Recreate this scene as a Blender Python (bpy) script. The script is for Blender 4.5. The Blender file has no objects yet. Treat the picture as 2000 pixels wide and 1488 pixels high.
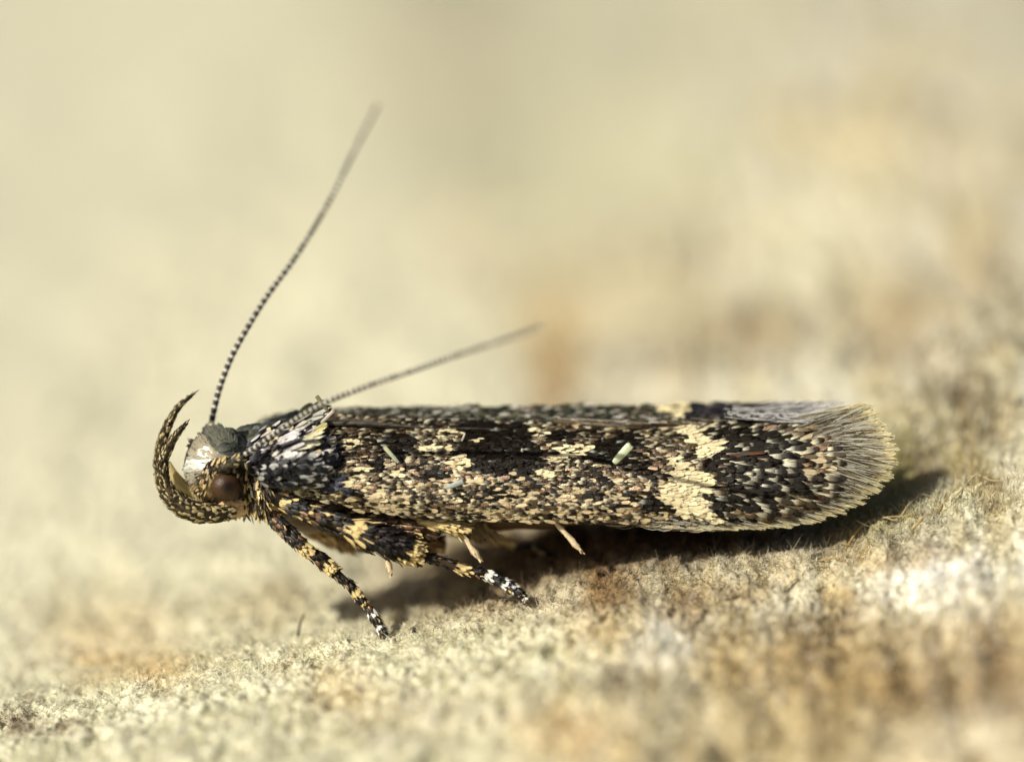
import bpy, math, random
import numpy as np
from mathutils import Vector, Matrix
random.seed(7); RNG = np.random.default_rng(7)
SC = bpy.context.scene
COL = SC.collection
# One unit is about 0.42 mm of the real place (a moth six millimetres long is 14.4 units).
SC.unit_settings.system = 'METRIC'

# ------------------------------------------------------------------ camera
TH = math.radians(18.0); D = 60.0
RIGHT = np.array([1.0, 0, 0]); UP = np.array([0, math.sin(TH), math.cos(TH)]); FWD = np.array([0, math.cos(TH), -math.sin(TH)])
CAM = -FWD * D
cd = bpy.data.cameras.new('camera'); cam = bpy.data.objects.new('camera', cd); COL.objects.link(cam)
cam.location = CAM; cam.rotation_euler = (math.pi/2 - TH, 0, 0)
cd.sensor_width = 200.0; cd.lens = 200.0 * D / 20.0; cd.clip_start = 1; cd.clip_end = 1000
cd.dof.use_dof = True; cd.dof.focus_distance = D - 0.35
APERTURE = 4.2
cd.dof.aperture_fstop = cd.lens * 1e-3 / APERTURE
SC.camera = cam

# ------------------------------------------------------------------ sky, sun, exposure
SUN_DIR = np.array([-0.84, -0.50, 0.84]); SUN_DIR /= np.linalg.norm(SUN_DIR)
w = bpy.data.worlds.new('World'); SC.world = w; w.use_nodes = True
nt = w.node_tree; bg = nt.nodes['Background']
sky = nt.nodes.new('ShaderNodeTexSky'); sky.sky_type = 'NISHITA'; sky.sun_disc = False
sky.sun_elevation = math.asin(SUN_DIR[2]); sky.sun_rotation = math.atan2(SUN_DIR[0], SUN_DIR[1])
sky.dust_density = 5.0; sky.air_density = 0.8; sky.ozone_density = 0.6
nt.links.new(sky.outputs[0], bg.inputs[0]); bg.inputs[1].default_value = 0.055
sd = bpy.data.lights.new('sun', 'SUN'); sd.energy = 4.9; sd.angle = math.radians(0.6); sd.color = (1.0, 0.95, 0.85)
so = bpy.data.objects.new('sun', sd); COL.objects.link(so); so.location = SUN_DIR * 40
so.rotation_euler = Vector(SUN_DIR).to_track_quat('Z', 'Y').to_euler()
SC.view_settings.view_transform = 'Standard'; SC.view_settings.look = 'None'
SC.view_settings.exposure = 0.02; SC.view_settings.gamma = 1
SC.render.engine = 'CYCLES'
SC.cycles.use_denoising = True; SC.cycles.max_bounces = 6

# ------------------------------------------------------------------ helpers
def W(px, py, d):
    """place of a point: across and down in the picture plane (hundredths of a unit), d units behind the sharp plane"""
    px = np.asarray(px, float); py = np.asarray(py, float); d = np.asarray(d, float)
    s = (D + d) / D; u = (px - 1000) / 100 * s; v = (744 - py) / 100 * s
    return CAM + FWD * (D + d)[..., None] + RIGHT * u[..., None] + UP * v[..., None]
def project(P):
    q = P - CAM; dd = q @ FWD; s = dd / D
    return 1000 + 100 * (q @ RIGHT) / s, 744 - 100 * (q @ UP) / s, dd - D
def curve(pts):
    xs, ys = zip(*pts); return lambda x: np.interp(x, xs, ys)
def smooth(e0, e1, x):
    t = np.clip((x - e0) / (e1 - e0), 0, 1); return t * t * (3 - 2 * t)
def spline(pts, n):
    """Catmull-Rom through rows of numbers"""
    p = np.array(pts, float); p = np.vstack([2*p[0]-p[1], p, 2*p[-1]-p[-2]]); m = len(p) - 3
    t = np.linspace(0, m - 1e-6, n); i = t.astype(int); f = (t - i)[:, None]
    a, b, c, d = p[i], p[i+1], p[i+2], p[i+3]
    return 0.5 * ((2*b) + (c-a)*f + (2*a-5*b+4*c-d)*f*f + (3*b-a-3*c+d)*f**3)
_lat = RNG.random((512, 512))
def vnoise(x, y, seed=0):
    x = x + seed * 17.31; y = y + seed * 9.17
    xi = np.floor(x).astype(int); yi = np.floor(y).astype(int); fx = x - xi; fy = y - yi
    fx = fx*fx*(3-2*fx); fy = fy*fy*(3-2*fy)
    g = lambda a, b: _lat[a % 512, b % 512]
    return (g(xi, yi)*(1-fx) + g(xi+1, yi)*fx)*(1-fy) + (g(xi, yi+1)*(1-fx) + g(xi+1, yi+1)*fx)*fy
def fbm(x, y, octs=4, seed=0):
    s = 0; a = 1; t = 0
    for k in range(octs):
        s = s + a * vnoise(x * 2**k, y * 2**k, seed + k * 3); t += a; a *= 0.55
    return s / t - 0.5

def make_mesh(name, V, F, colors=None, smooth_shade=True):
    me = bpy.data.meshes.new(name)
    V = np.asarray(V, np.float32).reshape(-1, 3)
    if isinstance(F, np.ndarray):
        n, k = F.shape
        me.vertices.add(len(V)); me.vertices.foreach_set('co', V.ravel())
        me.loops.add(n * k); me.loops.foreach_set('vertex_index', F.ravel().astype(np.int32))
        me.polygons.add(n); me.polygons.foreach_set('loop_start', np.arange(0, n*k, k, dtype=np.int32))
        me.update(calc_edges=True); me.validate()
    else:
        me.from_pydata(V.tolist(), [], F)
    if colors is not None:
        C = np.asarray(colors, np.float32)
        if C.shape[1] == 3: C = np.hstack([C, np.zeros((len(C), 1), np.float32)])
        at = me.color_attributes.new('col', 'FLOAT_COLOR', 'POINT'); at.data.foreach_set('color', C.ravel())
    me.polygons.foreach_set('use_smooth', [smooth_shade] * len(me.polygons))
    me.update(); return me
def link(name, me, mat=None, parent=None, **props):
    o = bpy.data.objects.new(name, me); COL.objects.link(o)
    if mat and not me.materials: me.materials.append(mat)
    if parent: o.parent = parent
    for k, v in props.items(): o[k] = v
    return o

class MB:
    def __init__(s): s.v = []; s.f = []; s.c = []; s.n = 0
    def add(s, V, F, C):
        V = np.asarray(V, float); C = np.asarray(C, float)
        if C.ndim == 1: C = np.tile(C, (len(V), 1))
        if C.shape[1] == 3: C = np.hstack([C, np.zeros((len(C), 1))])
        s.v.append(V); s.c.append(C); s.f.append(np.asarray(F, int) + s.n); s.n += len(V)
    def mesh(s, name):
        V = np.vstack(s.v); F = np.vstack(s.f)
        return make_mesh(name, V, F, np.vstack(s.c))
    def obj(s, name, mat, parent=None, **p): return link(name, s.mesh(name), mat, parent, **p)

def tri_grid(nr, nc, wrap=False):
    r = np.arange(nr-1)[:, None]; c = np.arange(nc if wrap else nc-1)[None, :]; c2 = (c + 1) % nc
    a = r*nc + c; b = r*nc + c2; e = (r+1)*nc + c2; f = (r+1)*nc + c
    return np.stack([a, b, e, f], -1).reshape(-1, 4)

# ------------------------------------------------------------------ materials
def material(name, rough=0.5, spec=0.5, metal_from_alpha=False, bump=None, transl=0.0, coat=0.0, colmul=None):
    m = bpy.data.materials.new(name); m.use_nodes = True; t = m.node_tree; b = t.nodes['Principled BSDF']
    a = t.nodes.new('ShaderNodeAttribute'); a.attribute_name = 'col'
    b.inputs['Roughness'].default_value = rough; b.inputs['Specular IOR Level'].default_value = spec
    b.inputs['Coat Weight'].default_value = coat; b.inputs['Coat Roughness'].default_value = 0.25
    tc = t.nodes.new('ShaderNodeTexCoord')
    nz = t.nodes.new('ShaderNodeTexNoise'); nz.inputs['Scale'].default_value = 14; nz.inputs['Detail'].default_value = 5
    t.links.new(tc.outputs['Object'], nz.inputs['Vector'])
    mr = t.nodes.new('ShaderNodeMapRange'); mr.inputs[3].default_value = 0.72; mr.inputs[4].default_value = 1.25
    t.links.new(nz.outputs['Fac'], mr.inputs[0])
    mx = t.nodes.new('ShaderNodeVectorMath'); mx.operation = 'SCALE'
    t.links.new(a.outputs['Color'], mx.inputs[0]); t.links.new(mr.outputs[0], mx.inputs['Scale'])
    t.links.new(mx.outputs[0], b.inputs['Base Color'])
    if metal_from_alpha:
        t.links.new(a.outputs['Alpha'], b.inputs['Metallic'])
        ms_ = t.nodes.new('ShaderNodeMapRange'); ms_.inputs[2].default_value = .25; ms_.inputs[3].default_value = spec*.3; ms_.inputs[4].default_value = spec*1.4
        t.links.new(a.outputs['Alpha'], ms_.inputs[0]); t.links.new(ms_.outputs[0], b.inputs['Specular IOR Level'])
    if bump:
        n2 = t.nodes.new('ShaderNodeTexNoise'); n2.inputs['Scale'].default_value = bump[0]; n2.inputs['Detail'].default_value = 4
        t.links.new(tc.outputs['Object'], n2.inputs['Vector'])
        bp = t.nodes.new('ShaderNodeBump'); bp.inputs['Strength'].default_value = bump[1]; bp.inputs['Distance'].default_value = bump[2]
        t.links.new(n2.outputs['Fac'], bp.inputs['Height']); t.links.new(bp.outputs[0], b.inputs['Normal'])
    if transl > 0:
        tr = t.nodes.new('ShaderNodeBsdfTranslucent'); ms = t.nodes.new('ShaderNodeMixShader'); ms.inputs[0].default_value = transl
        t.links.new(mx.outputs[0], tr.inputs['Color'])
        t.links.new(b.outputs[0], ms.inputs[1]); t.links.new(tr.outputs[0], ms.inputs[2])
        t.links.new(ms.outputs[0], t.nodes['Material Output'].inputs[0])
    return m
M_SCALE = material('scale_chitin', 0.36, 0.34, True, bump=(45, 0.5, 0.02))
M_FACE = material('silky_face_scales', 0.30, 0.5, True, bump=(30, 0.3, 0.01))
M_SKIN = material('body_cuticle', 0.45, 0.5, False, bump=(22, 0.6, 0.04))
M_HAIR = material('fringe_hair', 0.36, 0.6, True, transl=0.25)
M_MEMB = material('translucent_membrane', 0.3, 0.6, False, transl=0.45)
M_EYE = material('eye_facets', 0.42, 0.3, False)
M_GROUND = material('felted_surface', 0.95, 0.08, False, bump=(9, 0.7, 0.10))
M_FIBRE = material('surface_fibre', 0.8, 0.15, False, transl=0.5)

# compound eye: tiny hexagonal-like facets as fine relief
def eye_bump():
    t = M_EYE.node_tree; b = t.nodes['Principled BSDF']; tc = t.nodes.new('ShaderNodeTexCoord')
    vo = t.nodes.new('ShaderNodeTexVoronoi'); vo.inputs['Scale'].default_value = 28
    t.links.new(tc.outputs['Object'], vo.inputs['Vector'])
    bp = t.nodes.new('ShaderNodeBump'); bp.inputs['Strength'].default_value = 0.6; bp.inputs['Distance'].default_value = 0.01; bp.invert = True
    t.links.new(vo.outputs['Distance'], bp.inputs['Height']); t.links.new(bp.outputs[0], b.inputs['Normal'])
eye_bump()

# ------------------------------------------------------------------ the ground
front_line = curve([(-1500, 1480), (-300, 1430), (0, 1395), (200, 1350), (400, 1300), (600, 1272), (755, 1247), (900, 1205), (1025, 1176), (1100, 1152),
                    (1200, 1124), (1300, 1108), (1450, 1094), (1560, 1086), (1640, 1070), (1720, 1030), (1800, 1000), (2000, 930), (2300, 860), (3500, 700)])
def ground_z(x, y):
    px = 1000 + x * 100
    v = (744 - front_line(px)) / 100
    # smooth the line a little
    v = 0.5*v + 0.25*(744 - front_line(px-60))/100 + 0.25*(744 - front_line(px+60))/100
    z0 = v * math.cos(TH); y0 = v * math.sin(TH)
    s = y - y0
    k = smooth(-3, 8, x)
    z = z0 + np.where(s < 0, s * (0.02 + 0.19 * k), 0)
    z = z - 0.35 * smooth(0.3, 2.2, s) * (1 - smooth(-2, 3, x)) * 0.8
    z = z + np.where(s > 0, s * (-0.045 + 0.09 * smooth(0, 9, x)), 0) * 1.0
    far = smooth(1.5, 9, np.abs(s))
    z = z + fbm(x*0.45, y*0.45, 4, 1) * (0.30 + (0.5 + 0.9*smooth(-2, 6, x)) * far)
    z = z + fbm(x*1.6, y*1.6, 3, 5) * (0.16 + 0.5 * far)
    # pits and grains, coarser away from the crest
    z = z + 0.62 * np.exp(-((x - 0.9)/1.7)**2 - ((s - 2.3)/0.9)**2)
    g = fbm(x*5.0, y*4.0, 4, 9)
    z = z + g * 0.27 + .10*fbm(x*11, y*9, 2, 33) * (1-far) - 0.20 * smooth(0.12, 0.28, fbm(x*3.1, y*3.1, 3, 21)) + 0.10 * np.abs(fbm(x*16, y*13, 2, 31))
    # tall fibre face at the right, behind and in front
    z = z + 0.35 * (vnoise(x*2.6, y*0.5, 40) - .5) * smooth(2, 6, x)
    return z
# patches: (px, py, rx, ry, colour, weight) of stains, pale lichen-like areas and shade painted under and behind the moth
CREAM = np.array([0.66, 0.64, 0.468]); TAN = (0.53, 0.42, 0.21); BROWN = (0.29, 0.20, 0.095); DARK = (0.13, 0.07, 0.03)
PALE = (0.83, 0.80, 0.69); GREEN = (0.45, 0.46, 0.30); ORANGE = (0.66, 0.48, 0.22); PINK = (0.62, 0.52, 0.37); OLIVE_SHADE = (0.30, 0.28, 0.11)
PATCH = [(850,130,110,90,PINK,.5),(1110,200,150,90,GREEN,.25),(960,390,130,110,GREEN,.55),(1200,330,180,90,GREEN,.5),(905,470,60,80,PINK,.6),
 (1082,700,50,120,BROWN,1.0),(1078,730,34,70,BROWN,1.0),(1080,1070,150,40,DARK,.8),(900,1090,120,40,BROWN,.6),(1040,600,60,80,TAN,.5),(1310,540,160,80,TAN,.45),(1480,640,90,50,BROWN,1.0),(1320,700,60,60,BROWN,.6),(1180,600,80,80,TAN,.4),  # DARK and BROWN under the wing: body shade painted into the ground colour
 (1750,620,75,95,BROWN,1.0),(1925,520,60,100,BROWN,.75),(1600,430,150,120,CREAM,.6),(1710,280,90,110,TAN,.5),(1560,250,60,60,TAN,.4),(1880,320,90,150,TAN,.35),
 (1860,705,90,50,PALE,.4),(1300,765,220,30,PALE,.2),(1880,780,35,50,BROWN,.7),(1650,760,130,30,PALE,.2),(1750,800,30,40,TAN,.5),(1950,850,30,40,BROWN,.5),
 (1330,300,120,60,GREEN,.4),(1540,560,80,60,GREEN,.3),(1750,930,90,90,OLIVE_SHADE,.75),(1640,1000,120,50,OLIVE_SHADE,.8),(1800,900,30,60,BROWN,.5),  # the two olive patches paint the shadow behind the wing tip
 (220,1230,120,60,ORANGE,.35),(310,1300,70,26,ORANGE,.6),(180,1290,60,25,ORANGE,.6),(35,1408,35,22,DARK,.8),(130,1425,25,10,DARK,.7),(520,1190,80,35,TAN,.4),(560,1150,60,25,BROWN,.3),
 (900,1150,150,60,BROWN,.75),(1060,1090,120,60,BROWN,.85),(760,1180,60,30,BROWN,.45),(1000,1120,60,30,DARK,.5),(1300,1052,300,34,DARK,1.0),(1200,1070,160,26,DARK,.8),  # moth's shadow behind the legs and under the wing, painted in brown
 (1172,1145,34,60,BROWN,1.0),(1185,1130,18,50,DARK,.6),(1215,1150,30,40,BROWN,.6),(1190,1240,60,40,TAN,.7),(1340,1180,60,45,BROWN,.75),(1450,1155,50,30,BROWN,.6),(1540,1120,40,30,TAN,.6),
 (1110,1440,90,60,ORANGE,.6),(1210,1335,40,30,DARK,.45),(1300,1250,60,40,PALE,.9),(1850,1120,120,40,PALE,.95),(1780,1170,90,40,PALE,.7),
 (1570,1270,60,60,BROWN,.75),(1680,1330,120,60,TAN,.85),(1800,1350,160,60,BROWN,.65),(1960,1290,50,70,BROWN,.8),(1650,1220,30,40,BROWN,.5),(1640,1170,30,30,TAN,.7),
 (1430,1330,60,100,TAN,.35),(1900,1440,120,40,PALE,.35),(1500,1430,80,60,TAN,.4),(800,1400,120,60,PINK,.3),(660,1350,50,40,ORANGE,.35),(1790,1075,50,20,BROWN,.5),(1700,1095,40,20,TAN,.5)]
def ground_col(P):
    px, py, d = project(P); x, y = P[:, 0], P[:, 1]
    C = np.tile(CREAM, (len(P), 1))
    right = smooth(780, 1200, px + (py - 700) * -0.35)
    C = C * (1 - (0.14 * right)[:, None]) * (1 - (0.07 + 0.31*right) * smooth(2, 12, d))[:, None]  # depth term darkens far ground in place of the missing fibre shadows
    # soft mottling, stretched down the face at the right
    n1 = fbm(x*0.8, y*0.30, 3, 60); n2 = fbm(x*2.4, y*0.35, 3, 70); n3 = fbm(x*9, y*7, 3, 80)
    amt = 0.12 + 0.88 * smooth(900, 1350, px + (py - 900)*.3 * (py < 900)); back = smooth(3, 12, d)
    for n, a in ((n1, 1.7), (n2, 2.3)):
        a = a * (1 + .15*back)
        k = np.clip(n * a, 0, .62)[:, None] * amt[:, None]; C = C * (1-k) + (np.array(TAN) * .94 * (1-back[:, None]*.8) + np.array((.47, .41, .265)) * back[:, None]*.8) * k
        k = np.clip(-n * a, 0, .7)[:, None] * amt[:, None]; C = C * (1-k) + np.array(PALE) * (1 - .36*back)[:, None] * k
    gold = (smooth(1150, 1500, px + (py - 1300)*.4) * smooth(1190, 1290, py + (px-1500)*.12) * .62)[:, None]
    C = C * (1-gold) + C * np.array((.80, .68, .50)) * gold
    wx = fbm(x*1.5, y*1.0, 3, 90) * 60; wy = fbm(x*1.5, y*1.0, 3, 95) * 50
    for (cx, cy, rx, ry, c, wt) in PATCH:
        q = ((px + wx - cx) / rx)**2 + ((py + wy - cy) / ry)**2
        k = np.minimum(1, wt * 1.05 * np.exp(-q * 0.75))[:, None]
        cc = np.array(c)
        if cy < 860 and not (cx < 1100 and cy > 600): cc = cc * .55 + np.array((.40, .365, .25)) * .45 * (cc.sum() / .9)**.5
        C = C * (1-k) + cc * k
    C = C * (1 + 0.40 * n3[:, None]); pit = (smooth(.16, .30, fbm(x*4.2, y*3.2, 3, 120)) * .5 * (1 - .7*back))[:, None]
    C = C * (1-pit) + C * np.array((.42, .33, .22)) * pit
    return np.clip(C, 0.015, 0.86)
def build_ground():
    xs = np.concatenate([np.linspace(-60, -12.2, 60), np.arange(-12, 12.01, 0.042), np.linspace(12.2, 60, 60)])
    ys = np.concatenate([np.linspace(-26, -10.1, 60), np.arange(-10, -4, 0.09), np.arange(-4, 3.5, 0.036), np.arange(3.5, 12, .09), np.linspace(12.1, 40, 110), np.linspace(41, 150, 70)])
    X, Y = np.meshgrid(xs, ys); Z = ground_z(X, Y)
    V = np.stack([X, Y, Z], -1).reshape(-1, 3)
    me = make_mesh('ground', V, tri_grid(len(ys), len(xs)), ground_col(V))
    link('ground', me, M_GROUND, kind='structure')
build_ground()

def blades(n, x0, x1, y0, y1, lmin, lmax, wd, lean, up, seed, bright=1.0, lie=0.0, density=None, rand_col=0.22):
    r = np.random.default_rng(seed)
    x = r.uniform(x0, x1, n); y = r.uniform(y0, y1, n)
    # y is counted from the crest line
    v = (744 - front_line(1000 + x*100)) / 100; y = y + v * math.sin(TH)
    if density is not None:
        keep = r.random(n) < density(x, y); x = x[keep]; y = y[keep]
    n = len(x)
    P = np.stack([x, y, ground_z(x, y) - 0.03], -1)
    cl = fbm(x*2.2, y*2.2, 3, seed) ; L = r.uniform(lmin, lmax, n) * (1 + 1.2 * cl)
    a = r.uniform(0, 2*np.pi, n) * 0.6 + fbm(x*1.3, y*1.3, 2, seed+3) * 12
    T = np.stack([np.cos(a)*lean, np.sin(a)*lean, np.full(n, up)], -1) + r.normal(0, .25, (n, 3)) * (1 + 2*lie); T[:, 2] = np.abs(T[:, 2])
    T /= np.linalg.norm(T, axis=1)[:, None]
    B = r.normal(0, 1, (n, 3)); S = np.cross(T, B); S /= np.linalg.norm(S, axis=1)[:, None]
    bend = np.cross(T, S) * (r.uniform(-.5, .5, n) * L)[:, None]
    wdt = wd * r.uniform(.5, 1.5, n)[:, None]
    p0 = P; p1 = P + T * (L*.5)[:, None] + bend*.3; p2 = P + T * L[:, None] + bend
    V = np.stack([p0 - S*wdt, p0 + S*wdt, p1 - S*wdt*.8, p1 + S*wdt*.8, p2 - S*wdt*.25, p2 + S*wdt*.25], 1).reshape(-1, 3)
    i = np.arange(n)[:, None] * 6
    F = np.concatenate([i + np.array([[0, 1, 3, 2]]), i + np.array([[2, 3, 5, 4]])])
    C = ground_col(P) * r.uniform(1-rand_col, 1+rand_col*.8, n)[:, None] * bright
    wht = (r.random(n) < .22)[:, None]; C = np.where(wht, C*.35 + np.array((.84, .83, .77))*.65*np.minimum(1, C.mean(1)/.5)[:, None], C)
    C = np.clip(C, 0.02, 0.88)
    return V, F, np.repeat(C, 6, 0)
def fibre_stuff(name, label, sets):
    m = MB()
    for V, F, C in sets: m.add(V, F, C)
    m.obj(name, M_FIBRE, kind='stuff', label=label, category='fibres')
fibre_stuff('felt_nap', 'short pale cream felt like nap covering the surface under and before the moth', [
    blades(15000, -11.5, 11.5, -1.5, 1.8, .18, .42, .006, 1.0, .28, 19, 1.25, lie=.3),
    blades(90000, -11.5, 11.5, -2.6, 2.8, .04, .13, .011, .9,   .8, 11, 1.28, rand_col=.40),
    blades(26000, -12, 12, -9, -2.2, .08, .22, .03, .8, .8, 12, 1.22, rand_col=.25),
    blades(14000, -14, 14, 2.2, 9, .08, .22, .03, .8, .8, 13, 1.0, density=lambda x, y: 1-smooth(4, 9, y))])
fibre_stuff('upright_fibres', 'upright cut brown and cream fibres along the right hand slope behind the wing tip', [
    blades(16000, -1, 11.5, -.9, 4.0, .08, .27, .012, .2, 1.4, 14, 1.3, density=lambda x, y: (.12+.88*smooth(5.5, 8.5, x))*smooth(0, 4, x)*(1-smooth(1, 4, y))),
    blades(2500, -1, 13, -8, -1.0, .15, .4, .03, .2, 1.2, 15, 1.3, density=lambda x, y: smooth(0, 8, x)),
    blades(5000, 1, 16, 2.5, 9, .2, .45, .04, .2, 1.3, 16, 1.15, density=lambda x, y: smooth(3, 11, x)*(1-smooth(3, 9, y)))])

# ------------------------------------------------------------------ scales of the moth
ST = np.array([0, .22, .5, .78, .93, 1.0]); HW = np.array([.16, .36, .5, .5, .40, .16])
def scale_local(L, wd, curl=0.25, camber=0.25, teeth=0, seed=0):
    """one paddle-shaped scale: x along, y across, z out"""
    r = random.Random(seed)
    nc = 5; rows = []
    for s, h in zip(ST, HW):
        for j in range(nc):
            q = (j/(nc-1) - .5) * 2
            x = s * L; 
            if s >= .93 and teeth: x += (0.09*L if j % 2 else -0.05*L) * r.uniform(.6, 1.3)
            rows.append((x, q*h*wd, camber*wd*(1-q*q)*.5 + curl*L*(s*s)*.35))
    return np.array(rows)
SF = tri_grid(6, 5)
SROW = np.repeat(ST, 5)
def scale_colors(base, tip, gloss, edge=0.40, soft=.13, vary=None):
    k = smooth(edge - soft, edge + soft, SROW)[:, None]
    c = np.array(base) * (1-k) + np.array(tip) * k
    stripe = 1 + 0.16 * ((np.tile(np.arange(5), 6) % 2)*2-1)[:, None]
    c = np.clip(c * stripe, 0, .9)
    return np.hstack([c, np.full((len(c), 1), gloss)])
def frame_on(Df, px, py, ang):
    """frame of the surface W(px,py,Df(px,py)) with x along the flow (ang, degrees down in the picture)"""
    e = 3.0; ca, sa = math.cos(math.radians(ang)), math.sin(math.radians(ang))
    P = W(px, py, Df(px, py))
    T = W(px+e*ca, py+e*sa, Df(px+e*ca, py+e*sa)) - P
    B = W(px-e*sa, py+e*ca, Df(px-e*sa, py+e*ca)) - P
    T /= np.linalg.norm(T); N = np.cross(T, B); N /= np.linalg.norm(N)
    if N @ FWD > 0: N = -N
    B = np.cross(N, T)
    return P, T, B, N

moth = bpy.data.objects.new('moth', None); COL.objects.link(moth); moth.empty_display_size = 1
moth['label'] = 'small black and cream speckled moth resting with closed wings, seen from its left side'
moth['category'] = 'moth'
bpy.context.view_layer.update()
def part(o):  # parts are built in place; the moth's own frame is the world's
    return o

# ---- near forewing
seam = curve([(470, 850), (520, 826), (600, 812), (700, 814), (835, 822), (1000, 825), (1200, 836), (1320, 834), (1440, 828), (1600, 822), (1700, 800), (1760, 800)])
costa = curve([(470, 905), (485, 930), (520, 952), (560, 963), (620, 975), (700, 996), (800, 1008), (900, 1015), (1100, 1019), (1200, 1020), (1300, 1027), (1400, 1031), (1500, 1026), (1600, 1012), (1700, 970), (1760, 900)])
PROF = curve([(-.3, .75), (0, .42), (.08, .22), (.2, -.05), (.4, -.36), (.65, -.56), (.85, -.60), (1, -.52), (1.2, -.3)])
def d_near(px, py):
    t = (py - seam(px)) / np.maximum(costa(px) - seam(px), 10)
    d = PROF(t)
    d = d * (1 - .55 * smooth(1250, 1750, px)) - .12 * smooth(1250, 1750, px)
    d = d + 0.75 * (1 - smooth(470, 570, px))**1.6
    return d + 0.02*np.sin(px/47.)*np.sin(py/31.)
def ell(px, py, cx, cy, rx, ry, a=0):
    a = math.radians(a); dx = px-cx; dy = py-cy
    u = (dx*math.cos(a)+dy*math.sin(a))/rx; v = (-dx*math.sin(a)+dy*math.cos(a))/ry
    return math.exp(-(u*u+v*v)*1.0)
BLK = [(770, 868, 42, 22, 0), (735, 912, 18, 16, 0), (965, 880, 78, 50, 0), (1000, 848, 60, 22, 0), (930, 840, 60, 18, 0), (1010, 905, 50, 22, 0), (1190, 885, 52, 26, 0), (1225, 862, 30, 20, 0),
       (545, 915, 55, 36, 0), (505, 890, 22, 45, 0), (635, 940, 45, 18, 10), (520, 940, 45, 20, 0), (640, 898, 20, 14, 0), (1440, 900, 62, 50, 0), (1420, 855, 60, 22, 0), (1460, 965, 55, 30, 15), (1385, 905, 22, 18, 0),
       (1500, 930, 60, 40, 10), (1510, 880, 55, 35, 0), (1395, 985, 22, 22, 30), (1270, 985, 30, 16, 0), (1560, 950, 40, 16, 10), (690, 960, 20, 9, 0), (850, 925, 22, 10, 0), (1090, 855, 26, 12, 0)]
CRM = [(872, 850, 32, 13, 0), (845, 880, 34, 10, 0), (900, 905, 20, 14, 0), (1118, 880, 44, 12, 0), (1090, 895, 34, 9, 0), (1050, 845, 26, 8, 0), (590, 925, 30, 16, -50), (690, 943, 30, 12, 0), (1330, 838, 34, 13, 20), (1362, 862, 26, 18, 40), (1378, 884, 26, 17, 0),
       (1315, 905, 26, 10, 10), (1345, 940, 46, 24, 10), (1325, 968, 46, 26, 10), (1345, 988, 52, 22, 18), (1375, 1002, 40, 12, 20), (1390, 872, 24, 16, 0), (705, 915, 16, 8, 0), (760, 925, 20, 10, 0), (680, 868, 22, 10, 0), (930, 862, 10, 6, 0), (1060, 925, 22, 8, 0), (740, 960, 20, 10, 0), (630, 862, 26, 10, 0)]
C_BLACK = ((.020, .014, .007), (.0080, .0055, .0028), 0.03)
def pick(px, py, r):
    kb = max(ell(px, py, *e) for e in BLK) + r.uniform(-.11, .11); kc = max(ell(px, py, *e) for e in CRM) + r.uniform(-.08, .08)
    j = r.uniform(.75, 1.2)
    if kc > .40 and kc > kb - .08 and (px > 1290 or r.random() < .72):
        return ((.68*j, .59*j, .37*j), (.80*j, .68*j, .40*j), 0.0)
    if kb > .40:
        if 1380 < px and r.random() < .72:   # tip: dark tips over pale bases
            if r.random() < .03 + .16*ell(px, py, 1500, 895, 90, 14): return ((.10, .06, .035), (.085, .035, .02), .8)
            return ((.66*j, .63*j, .46*j), (.012, .009, .005), 0.02) if r.random() < .72 else C_BLACK
        if px < 680:
            if r.random() < .25: return ((.2*j, .22*j, .26*j), (.06, .065, .085), .2)
            return ((.03, .032, .05), (.009, .010, .018), .15)
        if r.random() < .07: return ((.4*j, .45*j, .38*j), (.05, .05, .04), 0)
        return C_BLACK
    low = smooth(905, 985, py) * (1 - smooth(1260, 1340, px)) * smooth(640, 760, px)
    u = r.random() * .75 + .5*(float(fbm(px/38., py/20., 2, 50)) + .33)
    if u < .13 + .10*low: ((.66*j, .62*j, .44*j), (.58*j, .53*j, .36*j), .12)
    if u < .20 + .22*low: return ((.62*j, .53*j, .34*j), (.58*j, .46*j, .26*j), .12)
    if u < .27 + .18*low: return ((.36*j, .27*j, .18*j), (.26*j, .16*j, .10*j), .8)    # bronze glints
    if u < .80:
        w_ = r.random()**2; return ((.70*j, .64*j, .43*j), (.013+.15*w_, .009+.10*w_, .005+.045*w_), .05+.5*w_)
    return C_BLACK
def flow_near(px, py):
    a = 1.5
    a -= 22 * (1 - smooth(500, 680, px)) * (1 - smooth(880, 960, py))
    a += 10 * (1 - smooth(520, 700, px)) * smooth(900, 970, py)
    k = float(smooth(1280, 1460, px)); t = (py - seam(px)) / (costa(px) - seam(px))
    return a * (1-k) + k * float(np.interp(t, [0, .35, .7, 1], [-13, 0, 14, 21]))
def sheet(name, top, bot, Df, x0, x1, mat, parent, col, n=90, m=22, thick=.03, inset=4):
    """a closed thin sheet following the surface"""
    pxs = np.linspace(x0, x1, n); rows = []
    for side in (0, 1):
        for t in np.linspace(0, 1, m):
            py = (top(pxs)+inset) * (1-t) + (bot(pxs)-inset) * t
            rows.append(W(pxs, py, Df(pxs, py) + side * thick))
    V = np.array(rows); n1 = m; a = tri_grid(m, n)
    b = tri_grid(m, n)[:, ::-1] + m*n
    F = [a, b]
    r0 = np.arange(n-1); e = lambda p, q: np.stack([p, p+1, q+1, q], -1)
    F += [e(r0 + m*n, r0), e(r0 + (m-1)*n, r0 + (2*m-1)*n)]
    c0 = np.arange(m-1) * n
    F += [np.stack([c0, c0+n, c0+n+m*n, c0+m*n], -1), np.stack([c0+n-1+m*n, c0+2*n-1+m*n, c0+2*n-1, c0+n-1], -1)]
    mb = MB(); mb.add(V.reshape(-1, 3), np.vstack(F), col); return mb.obj(name, mat, parent)
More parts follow.
